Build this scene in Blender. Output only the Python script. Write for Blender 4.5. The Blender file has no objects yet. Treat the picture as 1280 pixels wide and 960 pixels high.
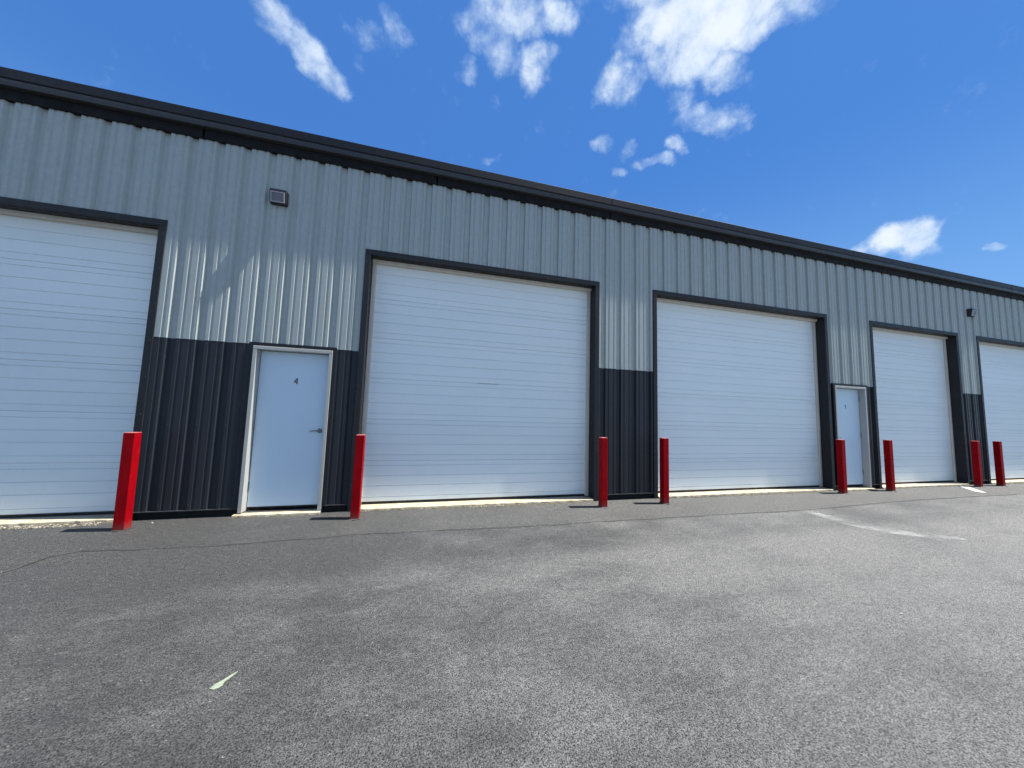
import bpy, bmesh, math, random
from mathutils import Vector, Matrix
random.seed(7)
sc = bpy.context.scene
C = sc.collection

# ------------------------------------------------------------------ camera
F_PX, YAW, PITCH, ROLL, CAM_D, CAM_Z = 412.64, 0.2556, 0.0837, 0.0304, 5.0889, 1.4377
fw = Vector((math.sin(YAW)*math.cos(PITCH), math.cos(YAW)*math.cos(PITCH), math.sin(PITCH)))
rt = Vector((math.cos(YAW), -math.sin(YAW), 0)); up = rt.cross(fw)
c_, s_ = math.cos(ROLL), math.sin(ROLL)
R2 = rt*c_ + up*s_; U2 = up*c_ - rt*s_
cam_data = bpy.data.cameras.new('camera'); cam = bpy.data.objects.new('camera', cam_data); C.objects.link(cam)
cam_data.sensor_fit = 'HORIZONTAL'; cam_data.sensor_width = 36; cam_data.lens = 36*F_PX/1280
cam_data.clip_start = 0.05; cam_data.clip_end = 3000
M = Matrix((R2, U2, -fw)).transposed().to_4x4(); M.translation = Vector((0, -CAM_D, CAM_Z))
cam.matrix_world = M
sc.camera = cam

# ------------------------------------------------------------------ light
SUNV = Vector((0.49, -0.065, 1.07)).normalized()
EL = math.asin(SUNV.z); AZ = math.atan2(SUNV.x, SUNV.y)
sun_d = bpy.data.lights.new('sun', 'SUN'); sun_d.energy = 5.0; sun_d.angle = math.radians(0.53); sun_d.color = (1.0, 0.965, 0.91)
sun = bpy.data.objects.new('sun', sun_d); C.objects.link(sun)
sun.rotation_euler = SUNV.to_track_quat('Z', 'Y').to_euler(); sun.location = (20, -8, 40)
sc.view_settings.view_transform = 'Standard'; sc.view_settings.look = 'None'
sc.view_settings.exposure = 1.2; sc.view_settings.gamma = 1.0; sc.view_settings.use_curve_mapping = False

SKY_STRENGTH = 0.05
SKY_TINT = (0.44, 1.02, 1.52)
world = bpy.data.worlds.new("World"); sc.world = world; world.use_nodes = True

class NT:
    """small helper round a node tree"""
    def __init__(s, t): s.t = t; s.n = t.nodes; s.l = t.links
    def new(s, ty, **kw):
        n = s.n.new(ty)
        for k, v in kw.items(): setattr(n, k, v)
        return n
    def put(s, sock, v):
        if isinstance(v, bpy.types.NodeSocket): s.l.new(v, sock)
        elif v is not None: sock.default_value = v
    def math(s, op, a, b=None, c=None, clamp=False):
        n = s.new('ShaderNodeMath', operation=op, use_clamp=clamp); s.put(n.inputs[0], a)
        if b is not None: s.put(n.inputs[1], b)
        if c is not None: s.put(n.inputs[2], c)
        return n.outputs[0]
    def vmath(s, op, a, b=None):
        n = s.new('ShaderNodeVectorMath', operation=op); s.put(n.inputs[0], a)
        if b is not None: s.put(n.inputs[1], b)
        return n.outputs['Value'] if op in ('DOT_PRODUCT', 'LENGTH') else n.outputs[0]
    def noise(s, vec, scale, detail=3, rough=0.55, dist=0.0):
        n = s.new('ShaderNodeTexNoise'); s.put(n.inputs['Vector'], vec)
        n.inputs['Scale'].default_value = scale; n.inputs['Detail'].default_value = detail
        n.inputs['Roughness'].default_value = rough; n.inputs['Distortion'].default_value = dist
        return n.outputs['Fac']
    def ramp(s, fac, a, b, lo=0.0, hi=1.0, smooth=True):
        n = s.new('ShaderNodeMapRange', interpolation_type='SMOOTHSTEP' if smooth else 'LINEAR'); s.put(n.inputs[0], fac)
        for i, v in enumerate((a, b, lo, hi)): s.put(n.inputs[i+1], v)
        return n.outputs[0]
    def mix(s, fac, a, b, mode='MIX'):
        n = s.new('ShaderNodeMix', data_type='RGBA', blend_type=mode)
        s.put(n.inputs[0], fac); s.put(n.inputs[6], col4(a)); s.put(n.inputs[7], col4(b))
        return n.outputs[2]
    def scale(s, vec, v):
        n = s.new('ShaderNodeMapping'); s.put(n.inputs['Vector'], vec); n.inputs['Scale'].default_value = v
        return n.outputs[0]
def col4(v):
    if isinstance(v, bpy.types.NodeSocket): return v
    if isinstance(v, (int, float)): v = (v, v, v)
    return (v[0], v[1], v[2], 1.0)

w = NT(world.node_tree); w.n.clear()
sky = w.new('ShaderNodeTexSky'); sky.sky_type = 'NISHITA'; sky.sun_disc = False
sky.sun_elevation = EL; sky.sun_rotation = AZ; sky.air_density = 1.0; sky.dust_density = 0.4; sky.ozone_density = 2.2
tc = w.new('ShaderNodeTexCoord').outputs['Generated']
skyc = w.mix(1.0, sky.outputs[0], SKY_TINT, 'MULTIPLY')
sepz = w.new('ShaderNodeSeparateXYZ'); w.put(sepz.inputs[0], tc)
zen = tuple(v*.435/SKY_STRENGTH for v in (.074, .232, .665)); hor = tuple(v*.435/SKY_STRENGTH for v in (.215, .440, .83))
clear = w.mix(.80, skyc, w.mix(w.ramp(sepz.outputs[2], .60, .14), zen, hor))   # deep blue overhead, paler towards the horizon
skyc = w.mix(1.0, clear, w.mix(1.0, skyc, (.82, .74, .66), 'MULTIPLY'), 'LIGHTEN')          # keeps the bright aureole round the sun
def sky_dir(px, py):
    return (fw + R2*((px-640)/F_PX) - U2*((py-480)/F_PX)).normalized()
# cloud bank: direction of the centre, half-lengths (as angles), tilt, weight
CLOUDS = [  # each given by azimuth/elevation of its centre, converted from the compass of the photograph
    (345, 22, 46, 20, 52, .75), (385, 68, 50, 20, 55, .95), (412, 100, 34, 20, 45, .9),
    (462, 48, 30, 22, 20, .55), (500, 42, 30, 17, 70, .55), (455, 82, 18, 14, 60, .35), (490, 15, 22, 14, 40, .5),
    (640, 22, 68, 34, 0, 1.0), (618, 55, 44, 26, 50, .85), (672, 80, 28, 34, 0, .85), (585, 88, 22, 16, 0, .6), (690, 20, 30, 26, 20, .9),
    (895, 15, 112, 50, -12, 1.3), (862, 66, 66, 36, -25, 1.15), (772, 106, 38, 26, -25, 1.0), (900, 86, 36, 26, 0, 1.0), (955, 20, 62, 32, -30, 1.1),
    (850, 125, 20, 22, 70, .6), (890, 148, 50, 24, 10, .72), (930, 160, 26, 12, -40, .55), (915, 140, 22, 12, 0, .5),
    (846, 183, 17, 13, 10, .8), (818, 204, 24, 9, -6, .7), (755, 181, 14, 11, 0, .6), (780, 188, 12, 20, 10, .5), (772, 215, 13, 10, 0, .65),
    (1124, 303, 46, 23, 0, 1.35), (1086, 309, 30, 11, -8, .85), (1158, 310, 28, 10, 6, .85), (1248, 306, 13, 6, 0, .6), (612, 201, 18, 7, 0, .3),
    (880, -90, 180, 90, -10, 1.25), (600, -110, 110, 50, 10, 1.0), (300, -120, 90, 40, 30, .9), (1400, 150, 110, 50, 0, .95), (1750, 60, 160, 70, 0, 1.1)]
wn = w.new('ShaderNodeTexNoise'); w.put(wn.inputs['Vector'], tc); wn.inputs['Scale'].default_value = 9.0; wn.inputs['Detail'].default_value = 5; wn.inputs['Roughness'].default_value = .6
warp = w.vmath('MULTIPLY', w.vmath('SUBTRACT', wn.outputs['Color'], (.5, .5, .5)), (.085, .085, .085))
wdir = w.vmath('ADD', tc, warp)
tot = None
for px, py, ax, ay, rot, wt in CLOUDS:
    if ax < 90: ax *= .93; ay *= .93
    d = sky_dir(px, py); r = math.radians(rot)
    ex = (px + 8*math.cos(r), py + 8*math.sin(r)); ey = (px - 8*math.sin(r), py + 8*math.cos(r))
    u = (sky_dir(*ex) - d); v = (sky_dir(*ey) - d)
    ua = u.length/8*ax; va = v.length/8*ay
    u.normalize(); v = (v - u*v.dot(u)).normalized(); 
    off = w.vmath('SUBTRACT', wdir, tuple(d))
    a = w.vmath('DOT_PRODUCT', off, tuple(u/ua)); b = w.vmath('DOT_PRODUCT', off, tuple(v/va))
    q = w.math('MULTIPLY_ADD', a, a, w.math('MULTIPLY', b, b))
    q = w.ramp(q, 0.0, 2.1, wt*.97, 0.0)
    tot = q if tot is None else w.math('MAXIMUM', tot, q)
fine = w.noise(tc, 19, 9, .60, .1)
dens = w.math('MULTIPLY_ADD', w.math('SUBTRACT', fine, .5), 1.95, tot)
# unseen cumulus added behind the camera to fill the shaded front with light
sepd = w.new('ShaderNodeSeparateXYZ'); w.put(sepd.inputs[0], tc)
fill_clouds = w.ramp(w.noise(w.scale(wdir, (1, 1, 2.2)), 2.6, 3, .5), .45, .59, 0, 1.3)
behind = w.math('MULTIPLY', w.ramp(sepd.outputs[1], -.02, -.25), w.ramp(sepd.outputs[2], .10, .24))
dens = w.math('MAXIMUM', dens, w.math('MULTIPLY', w.math('MULTIPLY_ADD', w.math('SUBTRACT', fine, .5), 1.4, fill_clouds), behind))
alpha = w.ramp(dens, .20, 1.12)
body = w.ramp(w.noise(wdir, 9, 6, .6), .35, .65)
thick = w.ramp(dens, .5, 1.5)
CW = 0.46/SKY_STRENGTH
ccol = w.mix(w.math('MULTIPLY', thick, w.math('MULTIPLY_ADD', body, .55, .35)), (.60*CW, .76*CW, .97*CW), (.88*CW, .94*CW, 1.0*CW))
final = w.mix(w.math('MULTIPLY', alpha, w.math('MULTIPLY_ADD', thick, .35, .62)), skyc, ccol)
bg = w.new('ShaderNodeBackground'); w.l.new(final, bg.inputs[0]); bg.inputs[1].default_value = SKY_STRENGTH
wo = w.new('ShaderNodeOutputWorld'); w.l.new(bg.outputs[0], wo.inputs[0])

# ------------------------------------------------------------------ materials
def mat(name):
    m = bpy.data.materials.new(name); m.use_nodes = True; t = NT(m.node_tree)
    b = t.n['Principled BSDF']; pos = t.new('ShaderNodeTexCoord').outputs['Object']
    return m, t, b, pos
def world_pos(t): return t.new('ShaderNodeNewGeometry').outputs['Position']
def bump(t, b, h, strength, dist):
    n = t.new('ShaderNodeBump'); n.inputs['Strength'].default_value = strength; n.inputs['Distance'].default_value = dist
    t.l.new(h, n.inputs['Height']); t.l.new(n.outputs[0], b.inputs['Normal'])
def painted(name, colr, rough=.4, var=.06, dirt=.0, dirtcol=(.2, .17, .13), spec=.5, bumpd=.0006, stretch=(1, 1, .25), nscale=9, low=False, metal=0):
    m, t, b, _ = mat(name); pos = world_pos(t)
    n = t.noise(t.scale(pos, stretch), nscale, 4, .6)
    c = t.mix(t.ramp(n, .3, .7), tuple(x*(1-var) for x in colr), tuple(min(1, x*(1+var)) for x in colr))
    if dirt:
        g = t.ramp(t.noise(t.scale(pos, (1, 1, .18)), 22, 5, .7), .52, .75, 0, dirt)
        if low:
            sep = t.new('ShaderNodeSeparateXYZ'); t.put(sep.inputs[0], pos)
            hgt = t.math('ADD', sep.outputs[2], t.math('MULTIPLY', t.noise(pos, 5, 4), .35))
            g = t.math('ADD', g, t.ramp(hgt, .5, .15, 0, dirt*1.2), clamp=True)
        c = t.mix(g, c, dirtcol)
    t.put(b.inputs['Base Color'], c)
    t.put(b.inputs['Roughness'], t.ramp(t.noise(pos, 14, 3), .3, .7, rough*.85, rough*1.2))
    b.inputs['Specular IOR Level'].default_value = spec; b.inputs['Metallic'].default_value = metal
    if bumpd: bump(t, b, t.noise(t.scale(pos, stretch), nscale*1.3, 3), .5, bumpd)
    return m

m_panel = painted('grey_painted_steel', (.40, .43, .40), .60, .02, .04, (.24, .25, .22), metal=.32, spec=.7, bumpd=0, nscale=2.5)
m_wains = painted('charcoal_painted_steel', (.024, .0265, .031), .42, .06, .07, (.08, .076, .068), spec=.30, bumpd=0, nscale=2.5, low=True)
m_trim = painted('charcoal_trim', (.017, .018, .020), .5, .12, .06, (.07, .06, .05), spec=.3)
m_eave = painted('black_eave_steel', (.011, .012, .014), .5, .1, .04, (.05, .05, .05), spec=.3, stretch=(.25, 1, 1))
m_gutter = painted('graphite_gutter', (.040, .042, .045), .42, .1, .10, (.10, .10, .10), spec=.4, stretch=(.2, 1, 1))
m_seal = painted('cream_stop_moulding', (.60, .55, .47), .5, .05, .14, (.30, .24, .17))
m_frame = painted('white_door_frame', (.42, .42, .385), .38, .04, .14, (.33, .28, .22), low=True)
m_black = painted('black_rubber', (.012, .012, .012), .7, .2, .1)
m_metal, t, b, _ = mat('brushed_steel'); b.inputs['Base Color'].default_value = (.26, .25, .24, 1); b.inputs['Metallic'].default_value = 1; t.put(b.inputs['Roughness'], t.ramp(t.noise(world_pos(t), 60, 2), .3, .7, .28, .45))
m_clos = painted('black_foam_closure', (.013, .013, .014), .8, .1, spec=.2)
m_screw = painted('dark_screw_head', (.045, .045, .048), .35, .1)
m_ink = painted('black_vinyl', (.012, .012, .014), .5, .1)
m_lens = painted('frosted_lens', (.16, .14, .15), .18, .1)
m_fixture = painted('dark_bronze_casting', (.022, .019, .020), .38, .15)
m_fixtrim = painted('pale_fixture_rim', (.42, .38, .38), .35, .1)

# sectional door steel: stucco-embossed white
m_door, t, b, _ = mat('white_sectional_door'); pos = world_pos(t)
oi = t.new('ShaderNodeObjectInfo')
vv = t.ramp(oi.outputs['Random'], 0, 1, .96, 1.03, smooth=False)
n1 = t.noise(t.scale(pos, (.5, 1, 2)), 2.2, 4, .6)
c = t.mix(t.ramp(n1, .3, .7), (.80, .86, .85), (.83, .88, .87))
c = t.mix(1.0, c, vv, 'MULTIPLY')
smear = t.ramp(t.noise(t.scale(pos, (6, 1, .7)), 7, 5, .7), .56, .85, 0, .22)
sep = t.new('ShaderNodeSeparateXYZ'); t.put(sep.inputs[0], pos)
lowd = t.ramp(t.math('ADD', sep.outputs[2], t.math('MULTIPLY', t.noise(pos, 4, 5), .5)), .5, .2, 0, .18)
c = t.mix(t.math('ADD', smear, lowd, clamp=True), c, (.50, .47, .42))
t.put(b.inputs['Base Color'], c); b.inputs['Roughness'].default_value = .42
bump(t, b, t.noise(pos, 420, 2), .25, .0008)

m_leaf = painted('white_steel_door_leaf', (.60, .73, .82), .33, .02, .05, (.42, .40, .37), low=True, bumpd=.0008, nscale=3)

# red enamel on the posts
m_red, t, b, _ = mat('red_bollard_paint'); pos = world_pos(t)
n = t.noise(t.scale(pos, (1, 1, .4)), 14, 4, .6)
c = t.mix(t.ramp(n, .3, .7), (.25, .001, .004), (.31, .0015, .006))
chip = t.ramp(t.noise(pos, 42, 5, .75), .66, .70, 0, .75)
sep = t.new('ShaderNodeSeparateXYZ'); t.put(sep.inputs[0], pos)
basegrime = t.ramp(t.math('ADD', sep.outputs[2], t.math('MULTIPLY', t.noise(pos, 30, 3), .12)), .18, .05, 0, .55)
c = t.mix(t.ramp(t.noise(t.scale(pos, (1, 1, .12)), 60, 4, .7), .60, .80, 0, .45), c, (.40, .05, .05)); c = t.mix(chip, c, (.10, .025, .02)); c = t.mix(basegrime, c, (.16, .07, .06))
t.put(b.inputs['Base Color'], c); b.inputs['Roughness'].default_value = .5; b.inputs['Specular IOR Level'].default_value = .07
bump(t, b, t.noise(pos, 30, 3), .3, .002)
m_cap = painted('pale_red_cap', (.40, .10, .09), .5, .12, .2, (.4, .25, .22), nscale=40)  # cap paler than the red of the posts

# concrete
m_conc, t, b, _ = mat('pale_concrete'); pos = world_pos(t)
n = t.noise(pos, 7, 6, .65); g = t.noise(pos, 120, 3, .6)
c = t.mix(t.ramp(n, .3, .7), (.29, .25, .17), (.41, .37, .28)); c = t.mix(t.ramp(g, .55, .72, 0, .35), c, (.34, .29, .21))
t.put(b.inputs['Base Color'], c); b.inputs['Roughness'].default_value = .85; bump(t, b, g, .6, .003)
m_found, t, b, _ = mat('dark_foundation'); pos = world_pos(t)
t.put(b.inputs['Base Color'], t.mix(t.noise(pos, 15, 5), (.008, .008, .008), (.022, .022, .020))); b.inputs['Roughness'].default_value = .8; b.inputs['Specular IOR Level'].default_value = .2
m_stone, t, b, _ = mat('tan_rubble')
oi = t.new('ShaderNodeNewGeometry'); 
t.put(b.inputs['Base Color'], t.mix(t.ramp(t.noise(world_pos(t), 38, 3), .35, .65), (.09, .08, .06), (.30, .27, .21))); b.inputs['Roughness'].default_value = .9

def asphalt(name, dark, light, stone, near_wall):
    m, t, b, _ = mat(name); pos = world_pos(t)
    big = t.noise(pos, .55, 4, .6, .3)                       # broad wear patches
    mid = t.noise(t.scale(pos, (.6, 1.3, 1)), 2.6, 5, .65, .3)
    sep = t.new('ShaderNodeSeparateXYZ'); t.put(sep.inputs[0], pos)
    vor = t.new('ShaderNodeTexVoronoi', feature='F1'); t.put(vor.inputs['Vector'], pos); vor.inputs['Scale'].default_value = 95
    vr = t.new('ShaderNodeSeparateColor'); t.put(vr.inputs[0], vor.outputs['Color'])
    vor2 = t.new('ShaderNodeTexVoronoi', feature='F1'); t.put(vor2.inputs['Vector'], pos); vor2.inputs['Scale'].default_value = 210
    vr2 = t.new('ShaderNodeSeparateColor'); t.put(vr2.inputs[0], vor2.outputs['Color'])
    wear_sheen = t.math('ADD', t.math('MULTIPLY', big, .55), t.math('MULTIPLY', mid, .55))
    # lot: wheel-worn surface gets paler further out, fresher bitumen by the seam
    gx = t.ramp(sep.outputs[0], -4.0, 4.5, -.20, .14)  # paler to the right: wear plus sunward sheen painted into the colour
    if near_wall: wear_sheen = t.math('ADD', wear_sheen, gx)
    else:
        gy = t.ramp(t.math('MULTIPLY_ADD', mid, .5, sep.outputs[1]), -1.72, -1.35, .02, -.16)
        wear_sheen = t.math('ADD', wear_sheen, t.math('ADD', gx, gy))
    wf = t.ramp(wear_sheen, .29, .83)
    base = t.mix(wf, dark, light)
    # bitumen-coated stones: pale crowns, dark pits between
    f1 = t.noise(pos, 125, 4, .85); f2 = t.noise(pos, 52, 3, .75)
    sp = t.math('ADD', t.math('MULTIPLY', f1, .82), t.math('MULTIPLY', f2, .18))
    amp = t.ramp(sp, .435, .565, .0, 2.4, smooth=False)
    c = t.mix(1.0, base, amp, 'MULTIPLY')
    c = t.mix(1.0, c, t.ramp(t.noise(t.scale(pos, (1, 1.4, 1)), 21, 5, .75), .34, .66, .72 if not near_wall else .55, 1.28 if not near_wall else 1.45, smooth=False), 'MULTIPLY')
    expo = t.ramp(t.math('ADD', vr.outputs[0], t.math('MULTIPLY', wf, .22)), .93, 1.08, 0, .6)
    c = t.mix(t.math('MULTIPLY', expo, t.ramp(vor.outputs['Distance'], .55, .25)), c, stone)
    fleck = t.ramp(t.noise(pos, 58, 2, .5), .735, .76, 0, .75)
    c = t.mix(fleck, c, (.34, .33, .30))
    t.put(b.inputs['Base Color'], c)
    b.inputs['Specular IOR Level'].default_value = .5
    t.put(b.inputs['Roughness'], t.ramp(wf, 0, 1, .60, .68))
    h = t.math('ADD', t.math('MULTIPLY', t.ramp(vor.outputs['Distance'], .6, .1), .5), t.math('MULTIPLY', sp, 1.6))
    bump(t, b, h, 1.0, .009)
    return m
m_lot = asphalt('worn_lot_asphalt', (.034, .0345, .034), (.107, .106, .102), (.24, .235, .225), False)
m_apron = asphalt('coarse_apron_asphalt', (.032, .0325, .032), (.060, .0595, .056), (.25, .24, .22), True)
m_crack, t, b, _ = mat('seam_tar'); t.put(b.inputs['Base Color'], t.mix(t.noise(world_pos(t), 40, 4), (.012, .012, .012), (.05, .05, .05))); b.inputs['Roughness'].default_value = .8

def worn_paint(name, lo, hi, colr, amax=1.0):
    m, t, b, _ = mat(name); pos = world_pos(t)
    t.put(b.inputs['Base Color'], col4(colr)); b.inputs['Roughness'].default_value = .7
    n = t.math('ADD', t.math('MULTIPLY', t.noise(pos, 3.5, 4, .6), .5), t.math('MULTIPLY', t.noise(pos, 75, 4, .7), .6))
    t.put(b.inputs['Alpha'], t.ramp(n, lo, hi, 0, amax)); return m
m_line = worn_paint('worn_white_paint', .44, .74, (.34, .34, .33), .75)
m_line2 = worn_paint('white_paint', .36, .52, (.55, .55, .53))
m_paper = painted('pale_paper', (.20, .23, .17), .7, .1, .5, (.16, .17, .12), nscale=30)
m_roof = painted('roof_sheet', (.30, .31, .32), .35, .05)

# ------------------------------------------------------------------ helpers
def link(name, me, m=None, parent=None):
    o = bpy.data.objects.new(name, me); C.objects.link(o)
    if m is not None and me is not None and not me.materials: me.materials.append(m)
    if parent: o.parent = parent
    return o
def from_bm(name, bm, m, parent=None, smooth=False):
    me = bpy.data.meshes.new(name); bm.normal_update(); bm.to_mesh(me); bm.free()
    if smooth:
        for p in me.polygons: p.use_smooth = True
    return link(name, me, m, parent)
def box(bm, x0, x1, y0, y1, z0, z1, bev=0.0):
    vs = [bm.verts.new(p) for p in ((x0,y0,z0),(x1,y0,z0),(x1,y1,z0),(x0,y1,z0),(x0,y0,z1),(x1,y0,z1),(x1,y1,z1),(x0,y1,z1))]
    fs = [bm.faces.new([vs[i] for i in f]) for f in ((3,2,1,0),(4,5,6,7),(0,1,5,4),(1,2,6,5),(2,3,7,6),(3,0,4,7))]
    if bev:
        es = {e for f in fs for e in f.edges}
        bmesh.ops.bevel(bm, geom=list(es), offset=bev, segments=2, affect='EDGES', profile=.5)
def boxo(name, parent, m, *a, bev=0.0):
    bm = bmesh.new(); box(bm, *a, bev=bev); return from_bm(name, bm, m, parent)
def extrude_profile(bm, pts, x0, x1, closed=True):
    """pts: (y, z) polygon, extruded along x"""
    A = [bm.verts.new((x0, y, z)) for y, z in pts]; B = [bm.verts.new((x1, y, z)) for y, z in pts]
    n = len(pts)
    for i in range(n if closed else n-1):
        j = (i+1) % n; bm.faces.new((A[i], A[j], B[j], B[i]))
    if closed: bm.faces.new(A[::-1]); bm.faces.new(B)
def tag(o, label=None, cat=None, group=None, kind=None):
    if label: o['label'] = label
    if cat: o['category'] = cat
    if group: o['group'] = group
    if kind: o['kind'] = kind
    return o
def empty(name, loc=(0, 0, 0)):
    o = bpy.data.objects.new(name, None); o.location = loc; o.empty_display_size = .2; C.objects.link(o); return o

# ------------------------------------------------------------------ ground
SEAM = [(-60,-9.0),(-9,-4.6),(-5.2,-2.9),(-4.1,-2.05),(-3.42,-1.52),(-3.24,-1.20),(-3.22,-.97),(-3.08,-.90),(-2.6,-.965),(-2.24,-.985),(-1.7,-.95),(-1.04,-.92),(-.47,-.90),(.6,-.935),
        (1.78,-.97),(2.9,-.965),(4.07,-.97),(5.1,-.99),(6.1,-1.0),(7.2,-.93),(8.2,-.87),(9.0,-.835),(10.8,-.83),(12.7,-.835),(18,-.86),(60,-.9)]
def seam_pts(step=.12):
    out = []
    for (xa, ya), (xb, yb) in zip(SEAM, SEAM[1:]):
        L = math.hypot(xb-xa, yb-ya); n = max(1, int(L/(step if -6 < xa < 18 else 3)))
        for i in range(n):
            f = i/n; out.append((xa+(xb-xa)*f + random.uniform(-.006, .006), ya+(yb-ya)*f + random.uniform(-.010, .010)))
    out.append(SEAM[-1]); return out
SP = seam_pts()
bm = bmesh.new()
vs = [bm.verts.new(p) for p in ((-600, -600, -.008), (600, -600, -.008), (600, 600, -.008), (-600, 600, -.008))]; bm.faces.new(vs)
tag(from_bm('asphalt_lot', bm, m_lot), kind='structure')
bm = bmesh.new()
lo = [bm.verts.new((x, y, 0)) for x, y in SP]; hi = [bm.verts.new((x, .25, 0)) for x, y in SP]
lip = [bm.verts.new((x, y-.005, -.009)) for x, y in SP]
for i in range(len(SP)-1):
    bm.faces.new((lo[i], lo[i+1], hi[i+1], hi[i])); bm.faces.new((lip[i], lip[i+1], lo[i+1], lo[i]))
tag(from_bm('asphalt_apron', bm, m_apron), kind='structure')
bm = bmesh.new(); prev = None
for i, (x, y) in enumerate(SP):
    if x < -8 or x > 30: continue
    q = math.sin(i*.37)+.7*math.sin(i*1.13+1)+.5*math.sin(i*2.7)
    if q < -.75: prev = None; continue
    wd = (.006 + .007*max(0, q)) * random.uniform(.4, 1.5) * (1 if x > -3.3 else .7)
    a = bm.verts.new((x, y-wd-.006, -.0045)); c2 = bm.verts.new((x, y-.001, .0025))
    if prev: bm.faces.new((prev[0], a, c2, prev[1]))
    prev = (a, c2)
tag(from_bm('pavement_crack', bm, m_crack), kind='structure')
# painted markings
def strip(name, pts, wd, z, m):
    bm = bmesh.new(); prev = None
    n = len(pts)
    for i, (x, y) in enumerate(pts):
        a, b2 = pts[max(0, i-1)], pts[min(n-1, i+1)]; d = Vector((b2[0]-a[0], b2[1]-a[1])).normalized(); nx, ny = -d.y, d.x
        w2 = wd[i]/2 if isinstance(wd, list) else wd/2
        q = (bm.verts.new((x+nx*w2, y+ny*w2, z)), bm.verts.new((x-nx*w2, y-ny*w2, z)))
        if prev: bm.faces.new((prev[0], q[0], q[1], prev[1]))
        prev = q
    return tag(from_bm(name, bm, m), kind='structure')
strip('painted_line', [(5.97, -.99), (5.98, -1.3), (5.98, -1.6), (6.08, -1.9), (6.35, -2.14), (6.75, -2.36)], [.16, .24, .34, .36, .22, .08], -.004, m_line)
strip('painted_line', [(12.42, -.10), (11.78, -.60)], .15, .004, m_line2)

random.seed(21)
m_scrape = worn_paint('scraped_stone_dust', .46, .80, (.20, .20, .19))
for x, y, L, an, wd in ((-1.95, -2.20, .22, .5, .02), (-1.55, -2.55, .12, .4, .015), (-.2, -2.6, .2, .3, .014), (1.3, -3.7, .3, .5, .03), (2.2, -2.4, .35, .2, .03), (-2.3, -2.9, .2, .6, .02), (.4, -4.0, .16, .8, .02), (1.0, -1.6, .5, .1, .02), (3.8, -2.1, .3, -.3, .03)):
    n = 7; pts = []; ws = []
    for i in range(n):
        f = i/(n-1); pts.append((x+L*(f-.5)*math.cos(an)+random.uniform(-.01, .01), y+L*(f-.5)*math.sin(an)+random.uniform(-.01, .01))); ws.append(max(.0015, .6*wd*math.sin(math.pi*min(.97, f+.03))*random.uniform(.5, 1.3)))
    strip('scrape_mark', pts, ws, -.0055, m_scrape)

# ------------------------------------------------------------------ building
EAVE, HEAD, WAINS, BASE = 4.96, 3.68, 2.243, .10
HEADO = HEAD + .081
# overhead doors: opening x0, x1
OD = [(-7.06, -3.405), (-.876, 2.785), (4.04, 8.29), (9.795, 12.85), (13.78, 17.43)]
MD = [(-2.245, -1.285, 2.213), (8.50, 9.46, 2.213)]
X0, X1 = -12.0, 27.0
PITCHR = .3048
def rib(k): return -4.975 + PITCHR*k
bld = empty('warehouse_building', (2.9, 0, 0))
bld_loc = Vector(bld.location)
tag(bld, 'long grey and charcoal ribbed metal warehouse with white overhead doors and black eave', 'building')
class P:  # parts are modelled in world coordinates, so undo the parent offset
    pass
def part(o, parent=bld):
    o.parent = parent; o.matrix_parent_inverse = parent.matrix_world.inverted() if parent is not bld else Matrix.Translation(-bld_loc)
    return o
# ribbed sheets -----------------------------------------------------
def prof(kc, boost=0.0):
    """profile points right of lap rib: (x, y) with outward = -y"""
    c0 = rib(kc); b = boost
    return [(c0-.054, -b), (c0-.0285, .0335-b), (c0+.0385, .0335-b), (c0+.049, -b*.6),
            (c0+.0860, 0), (c0+.0965, .0090), (c0+.1120, .0090), (c0+.1200, 0),
            (c0+.1846, 0), (c0+.1951, .0090), (c0+.2106, .0090), (c0+.2186, 0)]
def openings_top(x, rects):
    for a, b, h in rects:
        if a < x < b: return h
    return None
def sheet(k0, k1, zlo, zhi, rects, name, m, dy=0.0, xmin=None, xmax=None):
    pts = []
    for k in range(k0, k1):
        pts += prof(k, .0016 if k == k0 else 0)
    c1 = rib(k1); pts += [(c1-.054, 0), (c1-.0285, .0335), (c1+.0385, .0335), (c1+.049, .0)]
    pts = [(x, y+dy) for x, y in pts]
    if xmin is not None: pts = clip(pts, xmin, True)
    if xmax is not None: pts = clip(pts, xmax, False)
    if len(pts) < 2: return None
    for a, b, h in rects:                       # put break points at the opening edges
        for xc in (a, b):
            for i in range(len(pts)-1):
                (xa, ya), (xb, yb) = pts[i], pts[i+1]
                if xa < xc < xb:
                    f = (xc-xa)/(xb-xa); pts.insert(i+1, (xc, ya+(yb-ya)*f)); break
    bm = bmesh.new(); any_ = False
    for (xa, ya), (xb, yb) in zip(pts, pts[1:]):
        if xb-xa < 1e-6: continue
        h = openings_top((xa+xb)/2, rects); z0 = max(zlo, h) if h else zlo
        if z0 >= zhi-1e-4: continue
        any_ = True
        bm.faces.new([bm.verts.new(p) for p in ((xa, ya, z0), (xb, yb, z0), (xb, yb, zhi), (xa, ya, zhi))])
    if not any_: bm.free(); return None
    bmesh.ops.remove_doubles(bm, verts=bm.verts, dist=1e-5)
    o = from_bm(name, bm, m); part(o)
    md = o.modifiers.new('thickness', 'SOLIDIFY'); md.thickness = .0008; md.offset = -1
    return o
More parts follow.
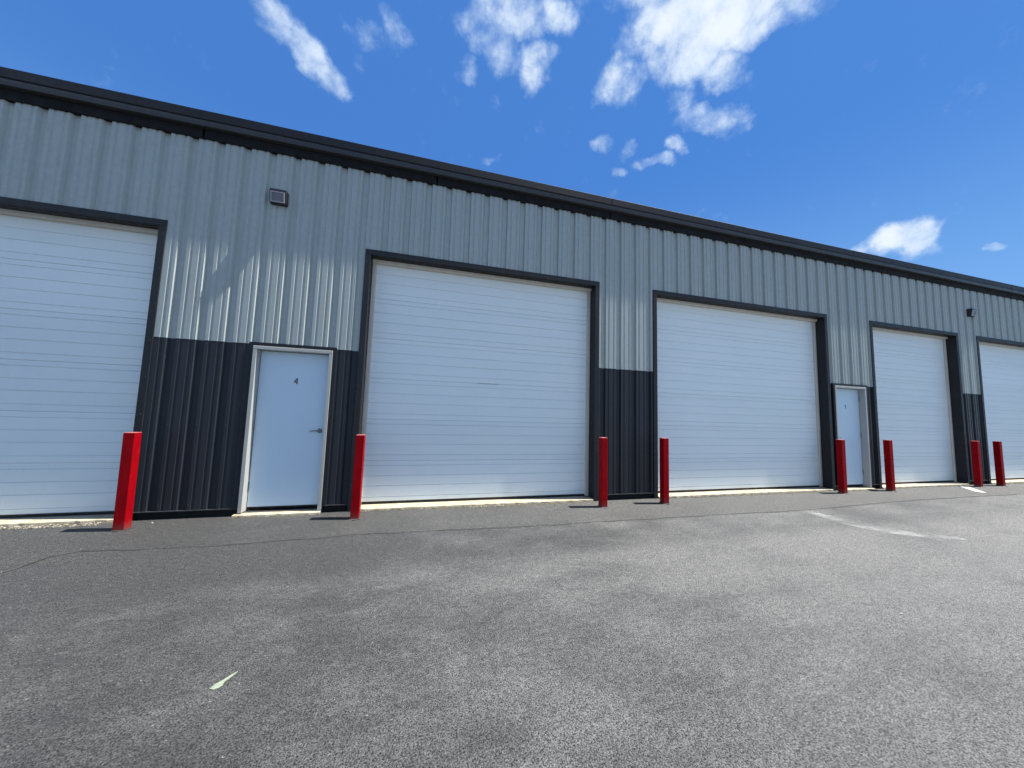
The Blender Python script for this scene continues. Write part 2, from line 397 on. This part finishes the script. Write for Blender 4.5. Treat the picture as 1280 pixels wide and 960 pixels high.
def clip(pts, xc, left):
    out = []
    for i in range(len(pts)-1):
        (xa, ya), (xb, yb) = pts[i], pts[i+1]
        if left:
            if xb <= xc: continue
            if xa < xc: ya = ya+(yb-ya)*(xc-xa)/(xb-xa); xa = xc
        else:
            if xa >= xc: continue
            if xb > xc: yb = ya+(yb-ya)*(xc-xa)/(xb-xa); xb = xc
        if not out: out.append((xa, ya))
        out.append((xb, yb))
    return out
RU = [(a-.078, b+.078, HEADO-.006) for a, b in OD] + [(a-.028, b+.028, h+.028) for a, b, h in MD]
k = -23
while rib(k) < X1-.1:
    k1 = min(k+3, 1000)
    sheet(k, k1, WAINS-.004, EAVE+.03, RU, 'wall_panel', m_panel, dy=-.0022, xmin=X0, xmax=X1)
    sheet(k, k1, BASE, WAINS, RU, 'wainscot_panel', m_wains, xmin=X0, xmax=X1)
    k = k1
# shell behind the sheets
shell_specs = []
xs = X0
solids = sorted([(a, b, HEAD) for a, b in OD] + [(a, b, h) for a, b, h in MD])
for a, b, h in solids:
    shell_specs.append((xs, a, 0, EAVE)); shell_specs.append((a, b, h, EAVE)); xs = b
shell_specs.append((xs, X1, 0, EAVE))
bm = bmesh.new()
for a, b, z0, z1 in shell_specs: box(bm, a, b, .036, .26, z0 if z0 else -.3, z1)
part(from_bm('wall_framing', bm, m_found))
bm = bmesh.new(); box(bm, X0+.01, X1-.01, .262, 14, -.3, EAVE-.02)
part(from_bm('rear_wall', bm, m_panel))
# low gable roof
bm = bmesh.new()
extrude_profile(bm, [(-.045, 5.27), (7.1, 5.80), (14.3, 5.27), (14.3, 5.23), (7.1, 5.76), (-.045, 5.23)], X0-.15, X1+.15)
for k in range(int((X1-X0)/.61)+1):
    x = X0 + k*.61; extrude_profile(bm, [(-.12, 5.203), (7.1, 5.803), (7.1, 5.853), (-.12, 5.253)][::1], x-.012, x+.012) if False else None
roof = part(from_bm('roof', bm, m_roof))
bm = bmesh.new(); extrude_profile(bm, [(.037, EAVE-.02), (.3, EAVE-.02), (.3, 5.22), (.037, 5.2)], X0+.01, X1-.01); part(from_bm('eave_strut', bm, m_found))
# base flashing: thin bright drip lip under each wainscot bay, dark recessed foundation below
bays = []
xs = X0
for a, b, h in sorted([(a-.078, b+.078, 0) for a, b in OD] + [(a-.0, b+.0, 0) for a, b, _ in MD]):
    if a-xs > .04: bays.append((xs, a))
    xs = b
bays.append((xs, X1))
for a, b in bays:
    bm = bmesh.new(); extrude_profile(bm, [(-.010, BASE-.012), (-.010, BASE-.001), (.034, BASE+.001), (.034, BASE-.004), (-.006, BASE-.006), (-.006, BASE-.012)], a+.001, b-.001)
    part(from_bm('drip_flashing', bm, m_gutter))
# eave: gutter + fascia in lapped lengths
xs = X0-.2; i = 0
random.seed(3)
while xs < X1:
    xe = min(xs+3.05, X1+.2); j = .0015*(i % 2)
    bm = bmesh.new(); extrude_profile(bm, [(.035, 4.957), (-.022, 4.957), (-.026, 4.975), (-.026, 5.084), (.035, 5.084)], xs, xe+.02)
    part(from_bm('eave_closure', bm, m_clos))
    bm = bmesh.new(); extrude_profile(bm, [(-.02, 5.0855), (-.080-j, 5.084), (-.087-j, 5.088), (-.087-j, 5.096), (-.093-j, 5.120), (-.096-j, 5.152), (-.092-j, 5.159), (-.02, 5.159)], xs, xe+.015)
    part(from_bm('gutter', bm, m_gutter))
    bm = bmesh.new(); extrude_profile(bm, [(-.02, 5.162), (-.096-j, 5.162), (-.101-j, 5.167), (-.104-j, 5.172), (-.107-j, 5.282), (-.100-j, 5.289), (-.05, 5.296), (-.02, 5.25)], xs, xe+.015)
    part(from_bm('fascia', bm, m_eave))
    xs = xe; i += 1

# ------------------------------------------------------------------ overhead doors
def screws(name, pts, parent, r=.006):
    bm = bmesh.new()
    for x, y, z, ax in pts:
        ring = []; n = 6
        for lvl, (rr, d) in enumerate(((r, 0), (r, .003), (r*.5, .0045))):
            ring.append([bm.verts.new((x + (rr*math.cos(q*2*math.pi/n) if ax == 'y' else d*(1 if ax == '+x' else -1)), y - (d if ax == 'y' else -rr*math.cos(q*2*math.pi/n)), z + rr*math.sin(q*2*math.pi/n))) for q in range(n)])
        for A, B in zip(ring, ring[1:]):
            for q in range(n): bm.faces.new((A[q], A[(q+1) % n], B[(q+1) % n], B[q]))
        bm.faces.new(ring[-1])
    bmesh.ops.recalc_face_normals(bm, faces=bm.faces)
    o = from_bm(name, bm, m_screw); o['kind'] = 'stuff'; return part(o, parent)
m_pscrew = painted('grey_screw_head', (.26, .27, .26), .4, .1)
def screw_rows(name, zs, m, rects):
    bm = bmesh.new()
    for k in range(-15, 66):
        for z in zs:
            for dx in (.068,):
                x = rib(k) + dx
                if any(a2-.02 < x < b2+.02 and z < h2+.03 for a2, b2, h2 in rects): continue
                ring = [bm.verts.new((x+.0055*math.cos(q*math.pi/3), -.0015, z+.0055*math.sin(q*math.pi/3))) for q in range(6)]
                top = [bm.verts.new((x+.0035*math.cos(q*math.pi/3), -.0060, z+.0035*math.sin(q*math.pi/3))) for q in range(6)]
                for q in range(6): bm.faces.new((ring[q], ring[(q+1) % 6], top[(q+1) % 6], top[q]))
                bm.faces.new(top)
    bmesh.ops.recalc_face_normals(bm, faces=bm.faces)
    o = from_bm(name, bm, m); o['kind'] = 'stuff'; part(o)
screw_rows('panel_screws', (2.30, 3.86, 4.90), m_pscrew, RU)
screw_rows('wainscot_screws', (.16, 1.15, 2.20), m_screw, RU)
SEC = .6096; DB = .05; YD = .195
GRO = (.085, .245, .390, .540)
random.seed(11)
for di, (a, b) in enumerate(OD):
    # the trim surround is the part; sections, stops, seal are its sub-parts
    bm = bmesh.new()
    for xa, xb in ((a-.080, a), (b, b+.080)):
        box(bm, xa, xb, -.014, .035, .008, HEAD, bev=.003)
    box(bm, a-.080, b+.080, -.0145, .035, HEAD+.001, HEADO, bev=.003)
    for xa, xb in ((a-.003, a+.0025), (b-.0025, b+.003)):      # jamb returns
        box(bm, xa, xb, .030, .180, .008, HEAD)
    box(bm, a+.003, b-.003, .030, .120, HEAD-.0025, HEAD+.004)
    d = part(from_bm('overhead_door', bm, m_trim))
    ji = Matrix.Identity(4)
    def sub(o):
        o.parent = d; o.matrix_parent_inverse = Matrix.Translation(-bld_loc) @ Matrix.Identity(4); o.matrix_parent_inverse = Matrix.Identity(4); return o
    # thin cream stop moulding
    for xa, xb in ((a+.004, a+.052), (b-.052, b-.004)):
        s = sub(boxo('door_stop', None, m_seal, xa, xb, .160, .186, .045, HEAD-.052, bev=.003))
    sub(boxo('door_stop', None, m_seal, a+.004, b-.004, .122, .186, HEAD-.050, HEAD-.004, bev=.003))
    for xa, xb in ((a+.040, a+.060), (b-.060, b-.040)):
        sub(boxo('weather_seal', None, m_seal, xa, xb, .1865, .1935, .045, HEAD-.06))
    # sections
    for k in range(6):
        z0 = DB + .02 + k*SEC if k == 0 else DB + k*SEC; z1 = DB + (k+1)*SEC
        zb = DB + k*SEC
        pr = [(YD+.010, z0), (YD+.002, z0+.0030), (YD, z0+.009)]
        for g in GRO:
            zg = zb + g
            pr += [(YD, zg-.008), (YD+.0105, zg-.003), (YD+.0105, zg+.003), (YD, zg+.005)]
        pr += [(YD, z1-.010), (YD+.003, z1-.004), (YD+.010, z1-.0006), (YD+.045, z1-.0006), (YD+.045, z0)]
        bm = bmesh.new(); jit = random.uniform(-.0012, .0012)
        extrude_profile(bm, [(y+jit, z) for y, z in pr], a-.03, b+.03)
        bmesh.ops.recalc_face_normals(bm, faces=bm.faces)
        sub(from_bm('door_section', bm, m_door))
    sub(boxo('bottom_seal', None, m_black, a-.02, b+.02, YD+.002, YD+.04, .034, DB+.0195))
    # fasteners along the trim
    pts = []
    z = .35
    while z < HEAD:
        pts += [(a-.055, -.014, z, 'y'), (b+.055, -.014, z, 'y')]; z += .46
    s = screws('trim_screws', pts, d); s.matrix_parent_inverse = Matrix.Identity(4)
    if di == 1:   # scuffed joint and dent in the middle of the second door
        bm = bmesh.new(); z = DB + 3*SEC
        box(bm, .80, 1.16, YD-.0006, YD+.004, z-.0016, z+.0006)
        sub(from_bm('scuff_mark', bm, m_found))
# ------------------------------------------------------------------ personnel doors
def number(txt, loc, size, parent):
    """door number cut from vinyl: strokes as slim prisms"""
    H = size; W = H*.62; st = H*.17; cx, y, cz = loc; bm = bmesh.new()
    def poly(pts):
        A = [bm.verts.new((cx+u, y-.0010, cz+v)) for u, v in pts]; B = [bm.verts.new((cx+u, y+.0008, cz+v)) for u, v in pts]
        bm.faces.new(A); bm.faces.new(B[::-1])
        for q in range(len(pts)): k2 = (q+1) % len(pts); bm.faces.new((B[q], B[k2], A[k2], A[q]))
    if txt == '4':
        xr = W*.22
        poly([(xr-st/2, -H/2), (xr+st/2, -H/2), (xr+st/2, H/2), (xr-st/2, H/2)])
        poly([(-W/2, -H*.24), (xr-st/2, -H*.24), (xr-st/2, -H*.24+st*.85), (-W/2, -H*.24+st*.85)])
        poly([(-W/2, -H*.24+st*.85), (-W/2+st*1.05, -H*.24+st*.85), (xr-st/2, H*.5-st*.9), (xr-st/2, H*.5)])
    else:
        poly([(-st/2, -H/2), (st/2, -H/2), (st/2, H/2), (-st/2, H/2)])
        poly([(-st/2, H/2), (-st/2, H/2-st*1.2), (-st*1.6, H/2-st*1.9), (-st*1.6, H/2-st*.9)])
    bmesh.ops.recalc_face_normals(bm, faces=bm.faces)
    o = from_bm('door_number', bm, m_ink); o.parent = parent; return o
for (a, b, h), txt, hinge in zip(MD, '41', (-1, 1)):
    bm = bmesh.new()
    F = .045
    box(bm, a, a+F, -.018, .17, .042, h-F, bev=.004); box(bm, b-F, b, -.018, .17, .042, h-F, bev=.004); box(bm, a, b, -.0185, .17, h-F+.001, h, bev=.004)
    # rabbet stops
    box(bm, a+F-.001, a+F+.014, .145, .169, .045, h-F-.001); box(bm, b-F-.014, b-F+.001, .145, .169, .045, h-F-.001); box(bm, a+F, b-F, .145, .169, h-F-.015, h-F+.0005)
    fr = part(from_bm('entry_door', bm, m_frame))
    if hinge < 0: fr['label'] = 'white entry door marked 4 with a lever handle'
    else: fr['label'] = 'white entry door marked 1'
    bm = bmesh.new(); F2 = .048
    box(bm, a-F2, a-.001, -.012, .033, .10, h+.001); box(bm, b+.001, b+F2, -.012, .033, .10, h+.001); box(bm, a-F2, b+F2, -.0122, .033, h+.0015, h+F2)
    o = from_bm('frame_trim', bm, m_trim); o.parent = fr
    leaf = boxo('door_leaf', None, m_leaf, a+F+.006, b-F-.006, .100, .143, .085, h-F-.005, bev=.003); leaf.parent = fr
    o = boxo('door_gap', None, m_black, a+F+.001, b-F-.001, .112, .1435, .060, h-F-.001); o.parent = fr
    o = boxo('threshold', None, m_metal, a+.002, b-.002, .03, .15, .032, .0415, bev=.003); o.parent = fr
    bm = bmesh.new()
    hx = a+F+.003 if hinge < 0 else b-F-.003
    for zz in (.35, 1.15, 1.95):
        bm2 = bmesh.new()
        bmesh.ops.create_cone(bm2, cap_ends=True, segments=10, radius1=.008, radius2=.008, depth=.11, matrix=Matrix.Translation((hx, .092, zz)))
        o = from_bm('hinge', bm2, m_metal); o.parent = fr
    # lever handle on the side away from the hinges
    lx = (b-F-.075) if hinge < 0 else (a+F+.075)
    bm = bmesh.new()
    bmesh.ops.create_cone(bm, cap_ends=True, segments=20, radius1=.034, radius2=.030, depth=.012, matrix=Matrix.Translation((lx, .094, 1.09)) @ Matrix.Rotation(math.pi/2, 4, 'X'))
    bmesh.ops.create_cone(bm, cap_ends=True, segments=12, radius1=.011, radius2=.011, depth=.05, matrix=Matrix.Translation((lx, .070, 1.09)) @ Matrix.Rotation(math.pi/2, 4, 'X'))
    sgn = hinge
    path = [(0, .047, 0), (.02, .045, .002), (.06, .047, .003), (.095, .053, -.001), (.115, .062, -.004)]
    rr = [.011, .010, .0085, .008, .006]; ringp = None
    for (dx, y, dz), r in zip(path, rr):
        ring = [bm.verts.new((lx+sgn*dx, y + r*.8*math.cos(q*math.pi/4), 1.09+dz+r*math.sin(q*math.pi/4))) for q in range(8)]
        if ringp: [bm.faces.new((ringp[q], ringp[(q+1) % 8], ring[(q+1) % 8], ring[q])) for q in range(8)]
        else: bm.faces.new(ring)
        ringp = ring
    bm.faces.new(ringp[::-1]); bmesh.ops.recalc_face_normals(bm, faces=bm.faces)
    o = from_bm('handle', bm, m_metal, smooth=False); o.parent = fr
    number(txt, ((a+b)/2 + (.02 if hinge < 0 else 0), (.0985), 1.77), .082, fr)

# concrete sills
def slab(name, x0, x1, y0, y1, z0, z1, m, kind=True):
    bm = bmesh.new(); n = max(3, int((x1-x0)/.06))
    rows = []
    for i in range(n+1):
        x = x0+(x1-x0)*i/n; e = .006*math.sin(i*1.7)+random.uniform(-.008, .008)
        rows.append([bm.verts.new(p) for p in ((x, y0+e-.006, z0), (x, y0+e, z1-.006), (x, y0+e+.008, z1), (x, y1, z1))])
    for A, B in zip(rows, rows[1:]):
        for q in range(3): bm.faces.new((A[q], B[q], B[q+1], A[q+1]))
    bm.faces.new(rows[0]); bm.faces.new(rows[-1][::-1])
    o = from_bm(name, bm, m); return tag(o, kind='structure')
for a, b in OD: slab('concrete_sill', a+.004, b-.004, -.022, .26, -.02, .033, m_conc)
for a, b, h in MD: slab('concrete_sill', a-.03, b-.0, -.075, .26, -.02, .030, m_conc)

m_dirt, t, b, _ = mat('damp_sill_dirt'); pos = world_pos(t)
t.put(b.inputs['Base Color'], t.mix(t.ramp(t.noise(pos, 60, 4, .7), .4, .62), (.022, .023, .016), (.11, .095, .06))); b.inputs['Roughness'].default_value = .9
bump(t, b, t.noise(pos, 90, 4, .7), 1.0, .006)
random.seed(31)
for a, b in OD + [(x0_, x1_) for x0_, x1_, _ in MD]:
    bm = bmesh.new(); prev = None; x = a; wv = .03
    while x < b:
        wv = min(.075, max(.004, wv + random.uniform(-.016, .016)))
        y0 = -.020 if (b-a) > 2 else -.070
        q = (bm.verts.new((x, y0, .010)), bm.verts.new((x, y0-wv*.5, .0065+random.uniform(-.002, .003))), bm.verts.new((x, y0-wv, -.001)))
        if prev: bm.faces.new((prev[1], q[1], q[0], prev[0])); bm.faces.new((prev[2], q[2], q[1], prev[1]))
        prev = q; x += random.uniform(.02, .05)
    tag(from_bm('sill_dirt', bm, m_dirt), kind='structure')
# rubble that has crumbled along the sill edges: countless bits
bm = bmesh.new(); random.seed(5)
def bit(x, y, r, z=0):
    v = bmesh.ops.create_icosphere(bm, subdivisions=1, radius=r, matrix=Matrix.Translation((x, y, z+r*.3)) @ Matrix.Rotation(random.uniform(0, 6), 4, Vector((random.random(), random.random(), random.random()+.1)).normalized()))
    for q in v['verts']:
        q.co += Vector((random.uniform(-.3, .3), random.uniform(-.3, .3), random.uniform(-.3, .2)))*r
for x0, x1, y0, y1, n in ((-4.45, -3.55, -.14, -.03, 260), (-5.6, -4.4, -.10, -.03, 90), (-.9, 2.8, -.055, -.025, 130), (.65, 1.25, -.085, -.02, 160), (4.6, 6.9, -.075, -.025, 260), (4.0, 8.3, -.05, -.025, 130), (9.8, 12.8, -.06, -.03, 90), (13.8, 17.4, -.10, -.03, 150), (-3.3, 12, -.2, -.06, 30)):
    for _ in range(n):
        bit(random.uniform(x0, x1), random.uniform(y0, y1), random.choice((.004, .006, .007, .009, .013)) )
o = from_bm('loose_rubble', bm, m_stone); tag(o, 'crumbs of pale stone and concrete scattered along the door sills', 'rubble', kind='stuff')
# light grit scattered over the lot
bm = bmesh.new(); random.seed(9)
for _ in range(160):
    x = random.uniform(-4, 9); y = random.uniform(-4.6, -1.1); bit(x, y, random.choice((.0015, .002, .003)), -.008)
for _ in range(420):
    k_ = random.randrange(20, len(SP)-20); x, y = SP[k_]
    if x < -3.6 or x > 13: continue
    bit(x+random.uniform(-.05, .05), y+abs(random.gauss(0, .05))*(1 if random.random() < .8 else -1), random.choice((.002, .003, .004)), -.002)
o = from_bm('loose_grit', bm, m_stone); tag(o, 'fine pale grit scattered over the asphalt and along the pavement seam', 'grit', kind='stuff')

# ------------------------------------------------------------------ bollards
S = .104
def bollard():
    t = empty('bollard'); hs = S/2
    bm = bmesh.new(); box(bm, -hs, hs, -hs, hs, -.05, 1.066)
    vert = [e for e in bm.edges if abs(e.verts[0].co.z-e.verts[1].co.z) > .5]
    bmesh.ops.bevel(bm, geom=vert, offset=.006, segments=3, affect='EDGES', profile=.5)
    o = from_bm('post', bm, m_red, t)
    bm = bmesh.new(); box(bm, -hs+.001, hs-.001, -hs+.001, hs-.001, 1.0665, 1.074, bev=.003)
    from_bm('cap', bm, m_cap, t)
    bm = bmesh.new(); bmesh.ops.create_cone(bm, cap_ends=True, segments=18, radius1=.10, radius2=.085, depth=.012, matrix=Matrix.Translation((0, 0, .003)))
    for v in bm.verts: v.co.x *= random.uniform(.85, 1.1); v.co.y *= random.uniform(.8, 1.05)
    from_bm('footing', bm, m_apron, t)
    return t
BP = [(-3.19, -.32, .6, 'bright red square bollard at the right edge of the leftmost overhead door'),
      (-.80, -.32, -.4, 'red square bollard between the door marked 4 and the large overhead door'),
      (2.77, -.335, .2, 'red square bollard before the narrow charcoal bay right of the second overhead door'),
      (3.925, -.31, -.3, 'red square bollard at the left edge of the third overhead door'),
      (8.26, -.20, .8, 'red square bollard in front of the small door marked 1'),
      (9.71, -.19, -.5, 'red square bollard at the left edge of the fourth overhead door'),
      (12.84, -.17, .4, 'red square bollard before the narrow bay between the two rightmost overhead doors'),
      (13.68, -.19, -.2, 'rightmost red square bollard, before the overhead door cut by the frame')]
b0 = bollard()
for i, (x, y, rz, lab) in enumerate(BP):
    if i == 0: t = b0
    else:
        t = b0.copy(); C.objects.link(t)
        for ch in b0.children:
            q = ch.copy(); C.objects.link(q); q.parent = t
    t.location = (x, y, 0); t.rotation_euler = (math.radians(rz*.4), math.radians(-rz*.5), math.radians(rz*2))
    tag(t, lab, 'bollard', 'red bollards along the warehouse front')

# ------------------------------------------------------------------ wall lights
def wall_light():
    t = empty('wall_light')
    W, H = .205, .20
    bm = bmesh.new()   # housing, thicker at the top, sloping front
    A = [(-.001, -H/2), (-.062, -H/2+.010), (-.090, H/2-.040), (-.090, H/2-.010), (-.080, H/2), (-.001, H/2)]
    extrude_profile(bm, A, -W/2, W/2)
    bmesh.ops.recalc_face_normals(bm, faces=bm.faces)
    bmesh.ops.bevel(bm, geom=list(bm.edges), offset=.006, segments=2, affect='EDGES')
    from_bm('housing', bm, m_fixture, t)
    # lens frame and lens lie on the sloping front
    p0 = Vector((0, -.062, -H/2+.010)); p1 = Vector((0, -.090, H/2-.040)); ax = (p1-p0).normalized(); nrm = Vector((0, -ax.z, ax.y)); L = (p1-p0).length
    if nrm.y > 0: nrm = -nrm
    def plate(u0, u1, v0, v1, d0, d1, name, m):
        bm = bmesh.new(); vs = []
        for d in (d0, d1):
            for u, v in ((u0, v0), (u1, v0), (u1, v1), (u0, v1)):
                vs.append(bm.verts.new(Vector((u, 0, 0)) + p0 + ax*v + nrm*d))
        for f in ((3,2,1,0),(4,5,6,7),(0,1,5,4),(1,2,6,5),(2,3,7,6),(3,0,4,7)): bm.faces.new([vs[q] for q in f])
        bmesh.ops.recalc_face_normals(bm, faces=bm.faces)
        return from_bm(name, bm, m, t)
    bm = bmesh.new()
    fr = plate(-.085, .085, .006, .018, -.002, .010, 'lens_rim', m_fixtrim)
    me2 = []
    for u0, u1, v0, v1 in ((-.085, .085, L-.020, L-.006), (-.085, -.073, .018, L-.020), (.073, .085, .018, L-.020)):
        q = plate(u0, u1, v0, v1, -.002, .010, 'lens_rim', m_fixtrim)
    plate(-.073, .073, .018, L-.020, -.002, .003, 'lens', m_lens)
    bm = bmesh.new(); box(bm, -W/2+.02, W/2-.02, -.002, .0, -H/2+.02, H/2-.02)
    from_bm('mounting_plate', bm, m_fixture, t)
    return t
wl = wall_light(); wl.location = (-2.10, -.002, 4.295)
tag(wl, 'dark wall light with a framed lens above the door marked 4', 'wall light', 'wall lights under the eave')
w2 = wl.copy(); C.objects.link(w2)
for ch in wl.children:
    q = ch.copy(); C.objects.link(q); q.parent = w2
w2.location = (13.50, -.002, 4.335)
tag(w2, 'small dark wall light above the narrow bay beside the rightmost overhead door', 'wall light', 'wall lights under the eave')

# ------------------------------------------------------------------ litter
def litter(name, pts, z, m, label, cat):
    bm = bmesh.new(); top = [bm.verts.new((x, y, z+.004+random.uniform(0, .006))) for x, y in pts]; bot = [bm.verts.new((x, y, z)) for x, y in pts]
    bm.faces.new(top); bm.faces.new(bot[::-1])
    for i in range(len(pts)): j = (i+1) % len(pts); bm.faces.new((bot[i], bot[j], top[j], top[i]))
    bmesh.ops.recalc_face_normals(bm, faces=bm.faces); bmesh.ops.triangulate(bm, faces=bm.faces)
    return tag(from_bm(name, bm, m), label, cat)
litter('paper_scrap', [(-.982, -2.975), (-.960, -2.988), (-.942, -2.978), (-.930, -2.962), (-.934, -2.942), (-.916, -2.905), (-.902, -2.878), (-.920, -2.892), (-.946, -2.93), (-.968, -2.950)], -.011, m_paper, 'small crumpled pale green white scrap lying on the asphalt lower left', 'scrap')
litter('paper_scrap', [(3.57, -3.30), (3.595, -3.303), (3.605, -3.285), (3.585, -3.28)], -.011, m_paper, 'tiny white chip lying on the asphalt at the right', 'scrap')
